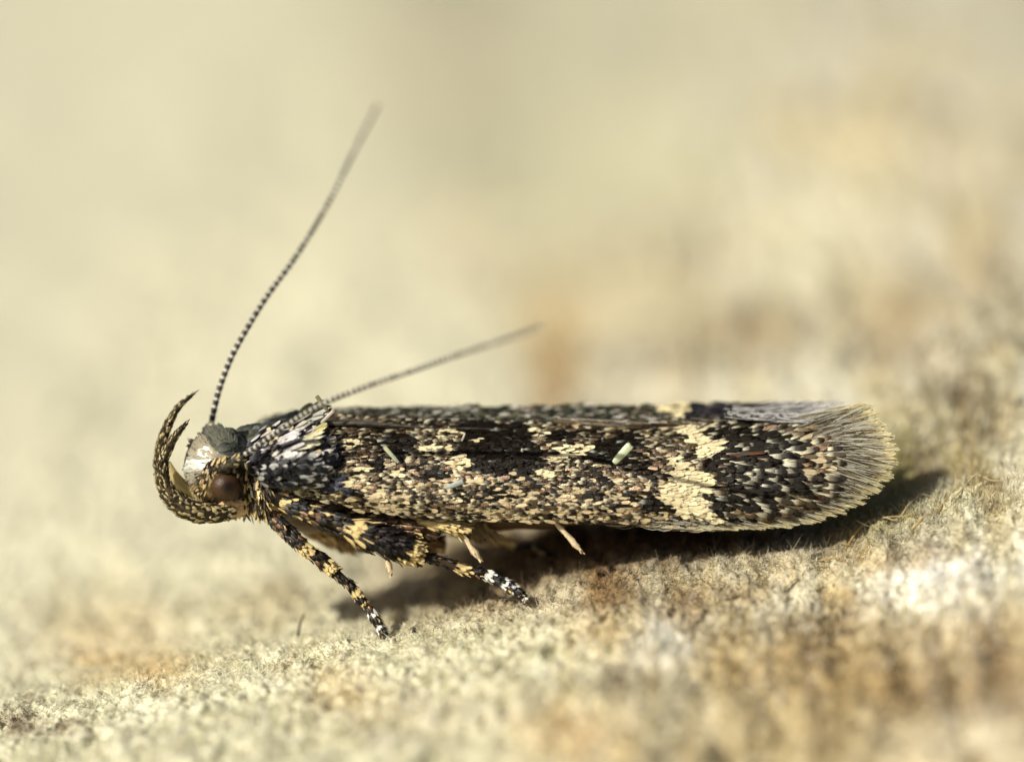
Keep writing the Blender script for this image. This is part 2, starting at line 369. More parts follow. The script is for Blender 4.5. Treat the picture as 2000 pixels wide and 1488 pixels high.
near_wing = sheet('forewing', seam, costa, d_near, 484, 1640, M_SKIN, moth, (.03, .024, .016))
near_wing['label'] = 'near forewing with cream patches and black blotches'

SHAPES = []
for q in range(6): SHAPES.append((random.uniform(.85, 1.15), random.uniform(.8, 1.2), random.uniform(.0, .12), random.uniform(.02, .09), q % 2))
def put_scale(mb, Df, px, py, ang, L, wd, cols, r, lift=.012, tilt=None, roll=None, edge=None, curl=None):
    P, T, B, N = frame_on(Df, px, py, ang)
    sl, sw, cu, ca, te = SHAPES[r.randrange(6)]
    V = scale_local(L*sl, wd*sw, cu if curl is None else curl, ca, te, r.randrange(99))
    tl = math.radians(r.gauss(3.6, 2.4) if tilt is None else tilt); rl = math.radians(r.gauss(0, 7) if roll is None else roll)
    T2 = T*math.cos(tl) + N*math.sin(tl); N2 = N*math.cos(tl) - T*math.sin(tl)
    B2 = B*math.cos(rl) + N2*math.sin(rl); N3 = N2*math.cos(rl) - B*math.sin(rl)
    o = P + N*lift
    Vw = o + V[:, :1]*T2 + V[:, 1:2]*B2 + V[:, 2:3]*N3
    ed = r.uniform(.28, .55) if edge is None else edge
    mb.add(Vw, SF, scale_colors(*cols, edge=ed))
def scales_near():
    r = random.Random(3); mb = MB(); singles = []
    px = 478.0
    spots = []
    while px < 1640:
        step = 7.6 + 5.5 * float(smooth(1330, 1500, px))
        top, bot = float(seam(px)), float(costa(px)); n = int((bot-top) / (5.8 + 2.8*float(smooth(1330, 1480, px))))
        for i in range(n+1):
            q = (i + r.uniform(.1, .9)) / (n+1)
            spots.append((px + r.uniform(-.6, .6)*step, top + (bot-top)*q))
        px += step * .93
    big = []
    for (x, y) in spots:
        k = float(smooth(1330, 1500, x))
        # beyond the scaled field the wing is fringe only
        lim = float(np.interp(y, [820, 845, 870, 890, 920, 950, 975, 995, 1008, 1020], [1540, 1565, 1610, 1635, 1645, 1630, 1600, 1540, 1450, 1330]))
        if x > lim + r.uniform(-25, 25): continue
        L = (.225 + .215*k) * r.uniform(.7, 1.25); wd = (.074 + .038*k) * r.uniform(.8, 1.15)
        c = pick(x, y, r)
        if x > 1500 and c is C_BLACK and r.random() < .6: c = ((.66, .65, .5), (.012, .010, .008), 0)
        big.append((L*wd + .0*x, x, y, L, wd, c))
    # the 300 largest as separate objects sharing a few meshes
    big.sort(key=lambda b: -b[0]); first = big[:300]; rest = big[300:]
    rest.sort(key=lambda b: -b[1])
    for (_, x, y, L, wd, c) in rest:
        # distal scales lie lowest
        put_scale(mb, d_near, x - L*45, y, flow_near(x, y) + r.gauss(0, 5), L, wd, c, r, lift=.03)
    mb.obj('wing_scales', M_SCALE, near_wing, kind='stuff')
    lib = {}
    for (_, x, y, L, wd, c) in first:
        s = r.randrange(4); key = (s,) + tuple(int(round(v*9)) for v in c[0]) + tuple(int(round(v*12)) for v in c[1]) + (round(c[2], 1),)
        if key not in lib:
            sl, sw, cu, ca, te = SHAPES[s]
            lib[key] = make_mesh('wing_scale', scale_local(sl, sw*.40, cu, ca, te, s), SF, scale_colors(*c, edge=r.uniform(.34, .56)))
            lib[key].materials.append(M_SCALE)
        P, T, B, N = frame_on(d_near, x - L*45, y, flow_near(x, y) + r.gauss(0, 5))
        tl = math.radians(r.gauss(3.2, 2)); rl = math.radians(r.gauss(0, 5))
        T2 = T*math.cos(tl)+N*math.sin(tl); N2 = N*math.cos(tl)-T*math.sin(tl); B2 = B*math.cos(rl)+N2*math.sin(rl); N3 = N2*math.cos(rl)-B*math.sin(rl)
        o = bpy.data.objects.new('wing_scale', lib[key]); COL.objects.link(o); o.parent = near_wing
        M = Matrix(((T2[0], B2[0], N3[0], 0), (T2[1], B2[1], N3[1], 0), (T2[2], B2[2], N3[2], 0), (0, 0, 0, 1)))
        o.matrix_local = Matrix.Translation(Vector(P + N*.034)) @ M @ Matrix.Diagonal((L, wd/.40, L, 1))
scales_near()

def hair(mb, pts, w0, w1, c0, c1, gloss=0.0, side=None):
    """flat tapering hair through world points"""
    P = np.asarray(pts); n = len(P); T = np.gradient(P, axis=0); T /= np.linalg.norm(T, axis=1)[:, None]
    S = np.cross(T, -FWD if side is None else side); S /= np.linalg.norm(S, axis=1)[:, None]
    t = np.linspace(0, 1, n)[:, None]; ww = (w0*(1-t) + w1*t); t = t**3.5
    N = np.cross(S, T); V = np.stack([P - S*ww, P + N*ww*.5, P + S*ww], 1).reshape(-1, 3)
    c = np.array(c0)*(1-t) + np.array(c1)*t; c = np.hstack([c, np.full((n, 1), gloss)])
    mb.add(V, tri_grid(n, 3), np.repeat(c, 3, 0))

# ---- fringe of the near wing: long thin scales fanning out from the wing tip
RIM = [(1290,1026),(1360,1032),(1420,1033),(1480,1031),(1540,1027),(1600,1016),(1650,998),(1690,975),(1722,948),(1742,920),(1748,890),(1742,862),(1728,838),(1712,815),(1700,796),(1680,792),(1655,797)]
def fringe_near():
    r = random.Random(5); mb = MB(); rim = spline(RIM, 400)
    for k in range(6500):
        u = r.random(); tc = (math.floor(u*92)+.5)/92 + .004*math.sin(math.floor(u*92)*2.7); off = (u-tc)*92*2; u2 = min(max(tc + (u-tc)*.45, 0), 1); q = rim[int(u2*399)]; inner = r.random() < .5
        back = (-5 + 9*abs(off)) + 5*math.sin(math.floor(u*92)*5.1) if not inner else r.uniform(10, 75)
        ang = math.radians(float(np.interp(u, [0, .15, .33, .5, .64, .8, .92, 1], [9, 17, 23, 15, 2, -17, -24, -16])) + r.gauss(0, 2.4) - off*1.2*(1 if u < .6 else 1))
        L = float(np.interp(u, [0, .2, .4, .6, .8, 1], [60, 95, 110, 120, 150, 150])) * r.uniform(.6, 1.1)
        x1 = q[0] - back*math.cos(ang) + r.uniform(-6, 3); y1 = q[1] - back*math.sin(ang) + r.uniform(-2, 2)
        x0 = x1 - L*math.cos(ang); y0 = y1 - L*math.sin(ang); bow = r.gauss(0, 2.6) + (4 if u < .45 else -3)
        ts = np.linspace(0, 1, 5); X = x0 + (x1-x0)*ts; Y = y0 + (y1-y0)*ts + bow*np.sin(ts*np.pi)
        dd = d_near(X, np.clip(Y, seam(X), costa(X))) + .012 - .035*r.random() - .05*ts*r.random()
        j = r.uniform(.7, 1.25); v = r.random()
        tip = (.84, .77*j**.5, .46*j) if not inner else None
        if v < .36: c0 = (.14*j, .11*j, .055*j)
        elif v < .64: c0 = (.050*j, .038*j, .02*j)
        else: c0 = (.54*j, .52*j, .42*j)
        c1 = tip if tip and r.random() < .85 else tuple(min(.9, a*1.1) for a in c0)
        wdt = r.uniform(.005, .011) * (1.25 if v > .66 else 1)
        hair(mb, W(X, Y, dd), wdt, r.uniform(.003, .008), c0, c1, .25*r.random())
    mb.obj('fringe', M_HAIR, near_wing, kind='stuff', label='fan of grey hairs with yellow tips around the near wing end')
fringe_near()

# ---- far forewing: visible as the strip above the seam, then down the hidden side
ridge = curve([(470, 846), (500, 822), (540, 806), (600, 798), (660, 795), (850, 792), (1200, 789), (1400, 785), (1540, 782), (1640, 783), (1700, 784)])
def d_far(px, py):
    t = np.clip((seam(px) - py) / np.maximum(seam(px) - ridge(px), 8), -.6, 1.1)
    return .50 + .85 * t + 0.25*(1 - smooth(470, 560, px))
def far_wing():
    n = 90; pxs = np.linspace(490, 1560, n); rows = []
    low = seam(pxs) + 14
    for t in np.linspace(0, 1, 8): 
        py = low*(1-t) + (ridge(pxs)+3)*t; rows.append(W(pxs, py, d_far(pxs, py) + .03))
    for a in np.linspace(.12, 1, 12):
        py = ridge(pxs) + 3 + (costa(pxs) - 40 - ridge(pxs)) * (1-math.cos(a*math.pi/2)) ** 1.1
        rows.append(W(pxs, py, 1.38 + .85*math.sin(a*math.pi/2) + 0*pxs))
    V = np.array(rows); 
    Vb = V.copy(); Vb[:, :, 2] -= .03; m = len(rows)
    F = np.vstack([tri_grid(m, n), tri_grid(m, n)[:, ::-1] + m*n])
    r = random.Random(8); c = np.tile((.10, .085, .06), (2*m*n, 1)) * RNG.uniform(.3, 1.8, (2*m*n, 1))
    mb = MB(); mb.add(np.vstack([V.reshape(-1, 3), Vb.reshape(-1, 3)]), F, c)
    wing = mb.obj('forewing', M_SKIN, moth, label='far forewing showing as a narrow strip along the top of the back')
    mb = MB(); px = 520.
    while px < 1460:
        for i in range(6):
            q = r.random(); y = seam(px)*(1-q) + ridge(px)*q + 2; x = px + r.uniform(-7, 7)
            cream = ell(x, y, 1312, 795, 34, 22) + r.uniform(-.1, .1)
            top = smooth(.45, .95, q)
            u = r.random(); j = r.uniform(.7, 1.2)
            if cream > .4: c = ((.7*j, .62*j, .38*j), (.8*j, .66*j, .36*j), 0)
            elif x > 1330: c = ((.06, .055, .06), (.016, .014, .016), .1)
            elif u < .18 + .35*top: c = ((.05, .06, .03), (.02, .022, .012), 0)
            elif u < .50: c = ((.28*j, .28*j, .2*j), (.022, .022, .015), 0)
            elif u < .72: c = ((.50*j, .5*j, .42*j), (.5*j, .46*j, .38*j), .1)
            elif u < .78: c = ((.3*j, .2*j, .13*j), (.16*j, .09*j, .055*j), .7)
            else: c = ((.20*j, .19*j, .11*j), (.05*j, .05*j, .025*j), 0)
            put_scale(mb, d_far, x-9, y, 1 + r.gauss(0, 4), .20, .085, c, r)
        px += 6.5
    mb.obj('wing_scales', M_SCALE, wing, kind='stuff')
    # silvery fringe lying along the top behind the near wing
    mb = MB()
    for k in range(420):
        u = r.random(); x0 = 1425 + 120*u + r.uniform(-20, 20); q = r.random()
        y0 = 790 + 26*q; x1 = x0 + r.uniform(70, 140); x1 = min(x1, 1655 - 55*q + r.uniform(-12, 10)); y1 = 784 + (822-784)*q + 4*r.uniform(-1, 1) - (2 if q < .4 else -2)
        ts = np.linspace(0, 1, 4); X = x0+(x1-x0)*ts; Y = y0+(y1-y0)*ts + 3*np.sin(ts*3.1)
        j = r.uniform(.6, 1.2)
        dk = r.random() < .38; c0 = (.66*j, .65*j, .61*j) if not dk else (.05, .04, .035)
        c1 = (.88, .86, .80) if not dk else (.30*j, .28*j, .30*j)
        hair(mb, W(X, Y, .15 + .55*(1-q) - .06*ts), .017, .005, c0, c1, .1, side=UP*.9-FWD*.5)
    for k in range(230):   # fine brown golden hairs along the seam
        x0 = r.uniform(1080, 1470); q = r.random(); x1 = x0 + r.uniform(60, 150); y0 = seam(x0) - 16 + 10*q; y1 = y0 + r.uniform(4, 15)
        ts = np.linspace(0, 1, 4); X = x0+(x1-x0)*ts; Y = y0+(y1-y0)*ts
        j = r.uniform(.4, 1.4); v = r.random(); c = (.22*j, .15*j, .07*j) if v < .4 else ((.6*j, .56*j, .44*j) if v < .62 else (.03, .022, .013))
        hair(mb, W(X, Y, .34 + .1*(1-q) + 0*ts), .013, .004, c, c, .3)
    mb.obj('fringe', M_HAIR, wing, kind='stuff', label='silvery white hairs along the top of the far wing end')
far_wing()

# ------------------------------------------------------------------ solids: tubes and ellipsoids
def tube(mb, P, R, col, ns=14, squash=None):
    """P world points (n,3), R radii, col (n,3) or one colour"""
    P = np.asarray(P, float); n = len(P); R = np.broadcast_to(np.asarray(R, float), (n,)) 
    T = np.gradient(P, axis=0); T /= np.linalg.norm(T, axis=1)[:, None]
    S = np.cross(T, np.tile(FWD, (n, 1))); S /= np.linalg.norm(S, axis=1)[:, None]; N = np.cross(S, T)
    a = np.linspace(0, 2*np.pi, ns, endpoint=False)
    ring = P[:, None, :] + R[:, None, None] * (np.cos(a)[None, :, None]*S[:, None, :] + np.sin(a)[None, :, None]*N[:, None, :])
    V = ring.reshape(-1, 3); C = np.asarray(col, float)
    if C.ndim == 1: C = np.tile(C, (n, 1))
    C = np.repeat(C, ns, 0)
    F = tri_grid(n, ns, True)
    # caps
    V = np.vstack([V, P[0] - T[0]*R[0]*.5, P[-1] + T[-1]*R[-1]*.5]); C = np.vstack([C, C[0], C[-1]]); i0 = n*ns; i1 = n*ns+1
    k = np.arange(ns); k2 = (k+1) % ns
    F = np.vstack([F, np.stack([k2, k, np.full(ns, i0), np.full(ns, i0)], -1)[:, [0, 1, 2, 2]], np.stack([k+(n-1)*ns, k2+(n-1)*ns, np.full(ns, i1), np.full(ns, i1)], -1)[:, [0, 1, 2, 2]]])
    mb.add(V, F, C); return S, N, T
def fix_tri(F): return F
_old_mesh = MB.mesh
def mesh_mixed(s, name):
    V = np.vstack(s.v); F = np.vstack(s.f); deg = F[:, 2] == F[:, 3]
    if not deg.any(): return _old_mesh(s, name)
    faces = F[~deg].tolist() + F[deg][:, :3].tolist()
    return make_mesh(name, V, faces, np.vstack(s.c))
MB.mesh = mesh_mixed
def ellipsoid(mb, c, rad, col, rot=0, nu=28, nv=18, flatten=None):
    """c = (px,py,d); radii in units along right, up, forward; rot in the picture plane"""
    o = W(*c); ca, sa = math.cos(math.radians(rot)), math.sin(math.radians(rot))
    X = RIGHT*ca + UP*sa; Z = UP*ca - RIGHT*sa; Y = FWD
    th = np.linspace(.001, np.pi-.001, nv); ph = np.linspace(0, 2*np.pi, nu, endpoint=False)
    TT, PP = np.meshgrid(th, ph, indexing='ij')
    V = o + (rad[0]*np.cos(TT))[..., None]*X + (rad[1]*np.sin(TT)*np.cos(PP))[..., None]*Z + (rad[2]*np.sin(TT)*np.sin(PP))[..., None]*Y
    mb.add(V.reshape(-1, 3), tri_grid(nv, nu, True), col if not callable(col) else col(V.reshape(-1, 3)))

def tube_scales(mb, path, rad, colf, n, L, wd, r, splay=12, ns_front=True):
    """cover a tube with small overlapping scales that point along it. path rows (px,py,d), rad in units"""
    Q = np.asarray(path, float); P = W(Q[:, 0], Q[:, 1], Q[:, 2]); m = len(P)
    T = np.gradient(P, axis=0); T /= np.linalg.norm(T, axis=1)[:, None]
    S = np.cross(T, np.tile(FWD, (m, 1))); S /= np.linalg.norm(S, axis=1)[:, None]; N = np.cross(S, T)
    for k in range(n):
        t = r.random(); i = min(int(t*(m-1)), m-2); f = t*(m-1)-i
        p = P[i]*(1-f)+P[i+1]*f; R = rad[i]*(1-f)+rad[i+1]*f; q = Q[i]*(1-f)+Q[i+1]*f
        a = r.uniform(0, 2*math.pi); out = S[i]*math.cos(a)+N[i]*math.sin(a)
        tl = math.radians(splay + r.gauss(0, 5)); Td = T[i]*math.cos(tl)+out*math.sin(tl); No = out*math.cos(tl)-T[i]*math.sin(tl); B = np.cross(No, Td)
        l = L*r.uniform(.7, 1.2)*(1 if not callable(wd) else 1); V = scale_local(l, wd*r.uniform(.8, 1.2), .05, .35, r.randrange(2), r.randrange(9))
        c = colf(t, q, r, a)
        mb.add(p + out*R*.96 - T[i]*l*.35 + V[:, :1]*Td + V[:, 1:2]*B + V[:, 2:3]*No, SF, scale_colors(*c, edge=.4))

# ---- abdomen and thorax
mb = MB()
pa = spline([(560, 960, .55, .62), (700, 965, .6, .74), (900, 968, .65, .72), (1150, 965, .6, .6), (1350, 950, .5, .42), (1480, 930, .4, .18)], 40)
tube(mb, W(pa[:, 0], pa[:, 1], pa[:, 2]), pa[:, 3]*(1 + .03*np.sin(np.arange(40)*1.9)), (.09, .05, .022), 24)
mb.obj('abdomen', M_SKIN, moth)
mb = MB()
ellipsoid(mb, (565, 925, .45), (1.0, .98, .95), (.05, .045, .04), rot=-8)
ellipsoid(mb, (530, 985, .2), (.42, .30, .5), (.42, .30, .13), rot=-35)
ellipsoid(mb, (590, 1010, .5), (.5, .3, .4), (.16, .10, .05), rot=-20)
thorax = mb.obj('thorax', M_SKIN, moth)

# thorax and collar scales, the shoulder plate (tegula)
def d_thorax(px, py):
    px = np.asarray(px, float); py = np.asarray(py, float)
    q = 1 - ((px-560)/115)**2 - ((py-925)/122)**2
    return .45 - 1.0*np.sqrt(np.clip(q, 0.02, 1))
def d_teg(px, py):
    q = 1 - ((np.asarray(px, float)-560)/100)**2 - ((np.asarray(py, float)-892)/75)**2
    return d_near(px, py)*.5 - .22 - .42*np.sqrt(np.clip(q, 0.02, 1))
r = random.Random(12)
mb = MB()
for k in range(520):
    x = r.uniform(478, 640); y = r.uniform(832, 962)
    q = ((x-558)/84)**2 + ((y-893)/66)**2
    if q > 1: continue
    ang = -26 + 24*float(smooth(850, 950, y)) + r.gauss(0, 5); j = r.uniform(.7, 1.2)
    u = r.random()
    if y > 895 or x < 505:
        c = ((.10*j, .10*j, .105*j), (.009, .008, .011), .2) if u < .74 else ((.62*j, .62*j, .56*j), (.45*j, .45*j, .42*j), .2)
    else:
        c = ((.30*j, .27*j, .28*j), (.022, .018, .020), .1) if u < .55 else (((.62*j, .60*j, .60*j), (.70*j, .66*j, .58*j), .15) if u < .86 else ((.5*j, .4*j, .25*j), (.55*j, .44*j, .26*j), .1))
    put_scale(mb, d_teg, x, y, ang, .26*r.uniform(.8, 1.3), .10, c, r)
# the long pale scales that end the shoulder tuft
for (x, y, n, a, cc) in ((585, 872, 9, -8, (.72, .68, .45)), (600, 852, 6, -28, (.60, .52, .24)), (548, 868, 8, -22, (.6, .57, .56)), (555, 892, 6, -18, (.55, .53, .5)), (575, 838, 5, -24, (.6, .56, .42)), (600, 826, 4, -22, (.62, .6, .5))):
    for i in range(n):
        j = r.uniform(.8, 1.15); c = tuple(v*j for v in cc)
        put_scale(mb, d_teg, x + r.uniform(-12, 6), y + r.uniform(-11, 11), a + r.gauss(0, 4), r.uniform(.34, .5), .085, (tuple(v*.7 for v in c), c, .15), r, lift=.06)
mb.obj('tegula', M_SCALE, moth, label='blue black shoulder plate with long pale scales at its end')
mb = MB()
for k in range(520):
    x = r.uniform(452, 620); y = r.uniform(800, 905)
    if y < 846 - (x-452)*.33 or y > 895 or x < 462 and y > 880: continue
    if y > 842 + (640-x)*.28: continue
    j = r.uniform(.7, 1.2); u = r.random()
    if u < .62: c = ((.08*j, .085*j, .07*j), (.022, .024, .019), .15)
    elif u < .85: c = ((.16*j, .18*j, .19*j), (.07*j, .085*j, .09*j), .2)
    else: c = ((.05, .05, .025), (.035, .036, .018), 0)
    put_scale(mb, d_thorax, x, y, -18 + r.gauss(0, 5), .32, .13, c, r, tilt=r.gauss(1, 2), curl=-.35)
mb.obj('thorax_scales', M_SCALE, thorax, kind='stuff')

# ---- head
HC = (432, 916, .15); 
mb = MB(); ellipsoid(mb, HC, (.72, .80, .68), (.13, .12, .10), rot=20)
ellipsoid(mb, (452, 985, .1), (.42, .30, .40), (.50, .33, .15), rot=8)
ellipsoid(mb, (490, 955, .25), (.35, .5, .5), (.20, .13, .06))
head = mb.obj('head', M_SKIN, moth)
def d_head(px, py):
    px = np.asarray(px, float); py = np.asarray(py, float); ca, sa = math.cos(math.radians(20)), math.sin(math.radians(20))
    u = (px-HC[0])/100; v = (HC[1]-py)/100; X = u*ca+v*sa; Z = v*ca-u*sa
    return HC[2] - .68*np.sqrt(np.clip(1-(X/.72)**2-(Z/.80)**2, .02, 1))
mb = MB()
for k in range(620):   # silky face scales sweep forward from the antenna root
    a = r.uniform(-100, 62); rr = r.uniform(5, 68); L = r.uniform(.30, .46)
    x = 452 - math.cos(math.radians(a))*rr*.95; y = 902 + math.sin(math.radians(a))*rr*.75
    x2 = x - math.cos(math.radians(a))*L*60; y2 = y + math.sin(math.radians(a))*L*60
    if ((x2-430)/82)**2 + ((y2-912)/80)**2 > .98 or ((x-430)/70)**2 + ((y-912)/68)**2 > 1: continue
    ang = 180 - a + r.gauss(0, 4)
    j = r.uniform(.85, 1.15)
    white = math.exp(-((a-4)/11)**2)
    cb = np.array((.34, .30, .21))*(1-white) + np.array((.85, .86, .76))*white
    if a > 34: cb = np.array((.36, .26, .12))
    if a < -45: cb = np.array((.16, .16, .115))
    tip = cb*.9 if r.random() < .85 else cb*.55
    put_scale(mb, d_head, x, y, ang, L, .13, (tuple(np.clip(cb*j, 0, .9)), tuple(tip*j), .15), r, lift=.03, tilt=r.gauss(2, 1.5), roll=r.gauss(0, 3), curl=-.75)
for k in range(160):    # crown, overlapping back to the collar
    x = r.uniform(422, 490); y = 840 + (490-x)*.10 + r.uniform(0, 40)
    j = r.uniform(.7, 1.2); c = ((.15*j, .16*j, .13*j), (.06*j, .065*j, .05*j), .2)
    put_scale(mb, d_head, x, y, -12+r.gauss(0, 6), .28, .17, c, r, lift=.03, tilt=1, curl=-.4)
mb.obj('face_scales', M_FACE, head, kind='stuff', label='smooth silver grey face scales with a white streak')
mb = MB()
for k in range(300):     # rough yellow brown ruff around the eye and cheek
    a = r.uniform(0, 360); rr = r.uniform(37, 52); x = 441 + math.cos(math.radians(a))*rr; y = 950 + math.sin(math.radians(a))*rr*1.05
    if a > 200 and a < 330 and r.random() < .3: continue
    j = r.uniform(.6, 1.3); c = ((.5*j, .36*j, .14*j), (.55*j, .42*j, .2*j), .1) if r.random() < .42 else ((.07, .045, .02), (.03, .018, .01), .1)
    dirn = 75 + 30*math.cos(math.radians(a)) if x > 441 else 112
    put_scale(mb, lambda p, q: d_head(p, q)-.03, x, y-6, dirn + r.gauss(0, 14), r.uniform(.12, .24), .05, c, r, lift=.03, tilt=r.gauss(10, 8))
for k in range(240):     # neck hairs behind the eye
    x = r.uniform(470, 520); y = r.uniform(925, 995); j = r.uniform(.6, 1.3)
    c = ((.5*j, .38*j, .16*j), (.6*j, .46*j, .2*j), .2) if r.random() < .35 else ((.09, .06, .025), (.03, .02, .01), .1)
    put_scale(mb, lambda p, q: np.minimum(d_thorax(p, q), .1)+.0*p, x, y, 72 + r.gauss(0, 14), r.uniform(.16, .34), .045, c, r, lift=.02, tilt=r.gauss(12, 8))
for k in range(90):      # pale cheek under the eye
    x = r.uniform(425, 485); y = r.uniform(978, 998); j = r.uniform(.8, 1.2)
    put_scale(mb, lambda p, q: .1 - .38*np.sqrt(np.clip(1-((np.asarray(p, float)-452)/44)**2-((np.asarray(q, float)-985)/32)**2, .02, 1)), x, y, 20+r.gauss(0, 14), .16, .06, ((.7*j, .48*j, .24*j), (.75*j, .5*j, .26*j), 0), r)
mb.obj('cheek_scales', M_SCALE, head, kind='stuff')
mb = MB()
def eye_c(V):
    q = V - W(441, 950, -.62); rr = np.sqrt((q@RIGHT - .05)**2 + (q@UP+.0)**2)
    k = smooth(.02, .2, rr)[:, None]; return np.array((.010, .006, .004))*(1-k) + np.array((.056, .028, .011))*k
ellipsoid(mb, (441, 950, -.44), (.30, .295, .27), eye_c, nu=40, nv=28)
mb.obj('eye', M_EYE, head)

# ---- antennae
def antenna(path, r0, r1, label, seg=9.0):
    a = spline(path, 420); P = W(a[:, 0], a[:, 1], a[:, 2])
    s = np.concatenate([[0], np.cumsum(np.linalg.norm(np.diff(P, axis=0), axis=1))]); t = s/s[-1]
    ph = (s*100/seg) % 1; R = (r0*(1-t)**.8 + r1*(1-(1-t)**.8)) * (0.88 + .22*ph)
    light = (ph < .32)[:, None]; fade = t[:, None]
    C = np.where(light, np.array((.60, .57, .47)), np.array((.022, .017, .012)) * (1-fade*.0) + np.array((.03, .025, .018))*fade)
    mb = MB(); tube(mb, P, R, C, 10); 
    root = mb.obj('antenna', M_SKIN, head, label=label); return root
an = antenna([(413, 826, .45), (420, 792, .45), (430, 755, .5), (446, 712, .55), (467, 669, .6), (517, 586, .85), (576, 504, 1.3), (635, 408, 2.0), (690, 298, 3.1), (737, 206, 4.2)], .060, .036, 'far antenna rising steeply', 15)
mb = MB(); sp = spline([(400, 862, .35, .075), (404, 846, .38, .085), (409, 835, .42, .075)], 8); tube(mb, W(sp[:, 0], sp[:, 1], sp[:, 2]), sp[:, 3], (.10, .10, .08), 12)
tube(mb, W([409, 412, 414], [834, 829, 824], [.42, .44, .45]), [.08, .07, .06], (.72, .64, .46), 12)
r = random.Random(4)
tube_scales(mb, sp[:, :3], sp[:, 3], lambda t, q, r, a: ((.16, .16, .13), (.07, .07, .055), .1), 40, .12, .05, r)
mb.obj('scape', M_SKIN, an)
an = antenna([(470, 893, -.85), (510, 866, -.98), (550, 838, -1.12), (590, 811, -1.28), (640, 784, -1.5), (710, 757, -1.75), (800, 726, -2.1), (880, 697, -2.5), (965, 670, -3.4), (1062, 636, -4.3)], .052, .046, 'near antenna swept back over the wing', 11.5)
mb = MB(); sp = spline([(424, 920, -.48, .07), (440, 911, -.62, .10), (458, 901, -.76, .09), (472, 892, -.85, .065)], 12); tube(mb, W(sp[:, 0], sp[:, 1], sp[:, 2]), sp[:, 3], (.05, .04, .025), 12)
tube_scales(mb, sp[:, :3], sp[:, 3], lambda t, q, r, a: (((.5, .4, .2), (.5, .4, .2), 0) if r.random() < .25 else ((.07, .06, .03), (.025, .02, .012), .1)), 90, .12, .06, r)
mb.obj('scape', M_SKIN, an)

# ---- labial palps
def palp(path, label, n, dcol, seed):
    p = spline(path, 60); p[:, 3] *= .9; mb = MB(); r = random.Random(seed)
    tube(mb, W(p[:, 0], p[:, 1], p[:, 2]), p[:, 3]*.92, (.08, .058, .028), 14)
    def cf(t, q, r, a):
        j = r.uniform(.7, 1.2); dark = math.sin(q[0]*.55 + q[1]*.55) * .25
        if r.random() < dcol(t) + dark*.5: return ((.05, .04, .02), (.028, .02, .012), .05)
        return ((.38*j, .31*j, .15*j), (.46*j, .38*j, .19*j), .05)
    # scales get finer towards the tip
    for (a, b, L, wd, k) in ((0, .36, .105, .062, .75), (.36, .7, .085, .040, .65), (.7, .95, .06, .024, .4)):
        i0, i1 = int(a*59), int(b*59)+1
        tube_scales(mb, p[i0:i1, :3], p[i0:i1, 3], lambda t, q, r, an, a=a, b=b: cf(a+(b-a)*t, q, r, an), int(n*k), L, wd, r, splay=6)
    mb.obj('labial_palp', M_SCALE, head, label=label)
palp([(458, 1000, -.25, .13), (425, 1003, -.32, .19), (390, 1000, -.38, .235), (356, 988, -.38, .235), (330, 966, -.35, .185), (319, 935, -.32, .135), (319, 900, -.30, .115), (330, 872, -.30, .105), (342, 852, -.3, .085), (358, 833, -.3, .045), (371, 818, -.3, .006)],
     'near palp, thick at the base with a short pointed tip', 520, lambda t: .42 + .35*t, 1)
palp([(440, 992, .35, .12), (400, 990, .3, .17), (350, 975, .22, .19), (322, 950, .18, .15), (311, 915, .12, .115), (312, 880, .08, .105), (321, 848, .05, .10), (334, 818, .0, .088), (350, 793, .0, .068), (367, 777, .0, .042), (389, 761, .0, .005)],
     'far palp curving up to a longer pointed tip', 520, lambda t: .45 + .35*t, 2)
mb = MB(); p = spline([(328, 902, .1, .05), (338, 926, .1, .10), (358, 948, .08, .11), (385, 965, .05, .10), (410, 985, .02, .10)], 24)
tube(mb, W(p[:, 0], p[:, 1], p[:, 2]), p[:, 3], (.76, .63, .30), 14); mb.obj('proboscis', M_MEMB, head, label='yellow tongue base between head and palps')

# ---- legs
YEL = ((.56, .43, .18), (.70, .54, .25), 0.0); WHT = ((.74, .72, .64), (.86, .84, .76), 0.0); BLK_ = ((.035, .025, .018), (.010, .007, .006), .1)
GRY = ((.085, .085, .08), (.020, .019, .017), .12); BRZ = ((.30, .20, .08), (.16, .08, .04), .3)
def leg_piece(name, path, n, L, wd, bands, parent, seed, base=(.05, .035, .02), splay=11, other=BLK_, mix=.12, label=None):
    """bands: list of (t0, t1, colours); the rest is dark with a few odd scales"""
    p = spline(path, 26); mb = MB(); r = random.Random(seed)
    C = np.tile(np.array(base), (26, 1)); ts = np.linspace(0, 1, 26)
    for (a, b, c) in bands: C[(ts >= a) & (ts <= b)] = np.array(c[1])*.8
    tube(mb, W(p[:, 0], p[:, 1], p[:, 2]), p[:, 3]*.86, C, 12)
    def cf(t, q, r, an):
        for (a, b, c) in bands:
            if a + r.uniform(-.03, .03) <= t <= b + r.uniform(-.03, .03):
                j = r.uniform(.85, 1.1); return (tuple(v*j for v in c[0]), tuple(v*j for v in c[1]), c[2])
        if r.random() < mix: return BRZ if r.random() < .6 else YEL
        return other
    tube_scales(mb, p[:, :3], p[:, 3], cf, n, L, wd, r, splay=splay)
    o = mb.obj(name, M_SCALE, parent)
    if label: o['label'] = label
    return o
def empty_part(name, label):
    e = bpy.data.objects.new(name, None); COL.objects.link(e); e.parent = moth; e['label'] = label; return e
fore = empty_part('leg', 'near foreleg reaching down and forward to the ground, banded in cream')
leg_piece('coxa', [(500, 968, .05, .20), (520, 992, -.05, .20), (545, 1012, -.12, .15)], 160, .15, .06, [(0, .35, YEL)], fore, 21, base=(.2, .14, .07), other=BRZ, mix=.4)
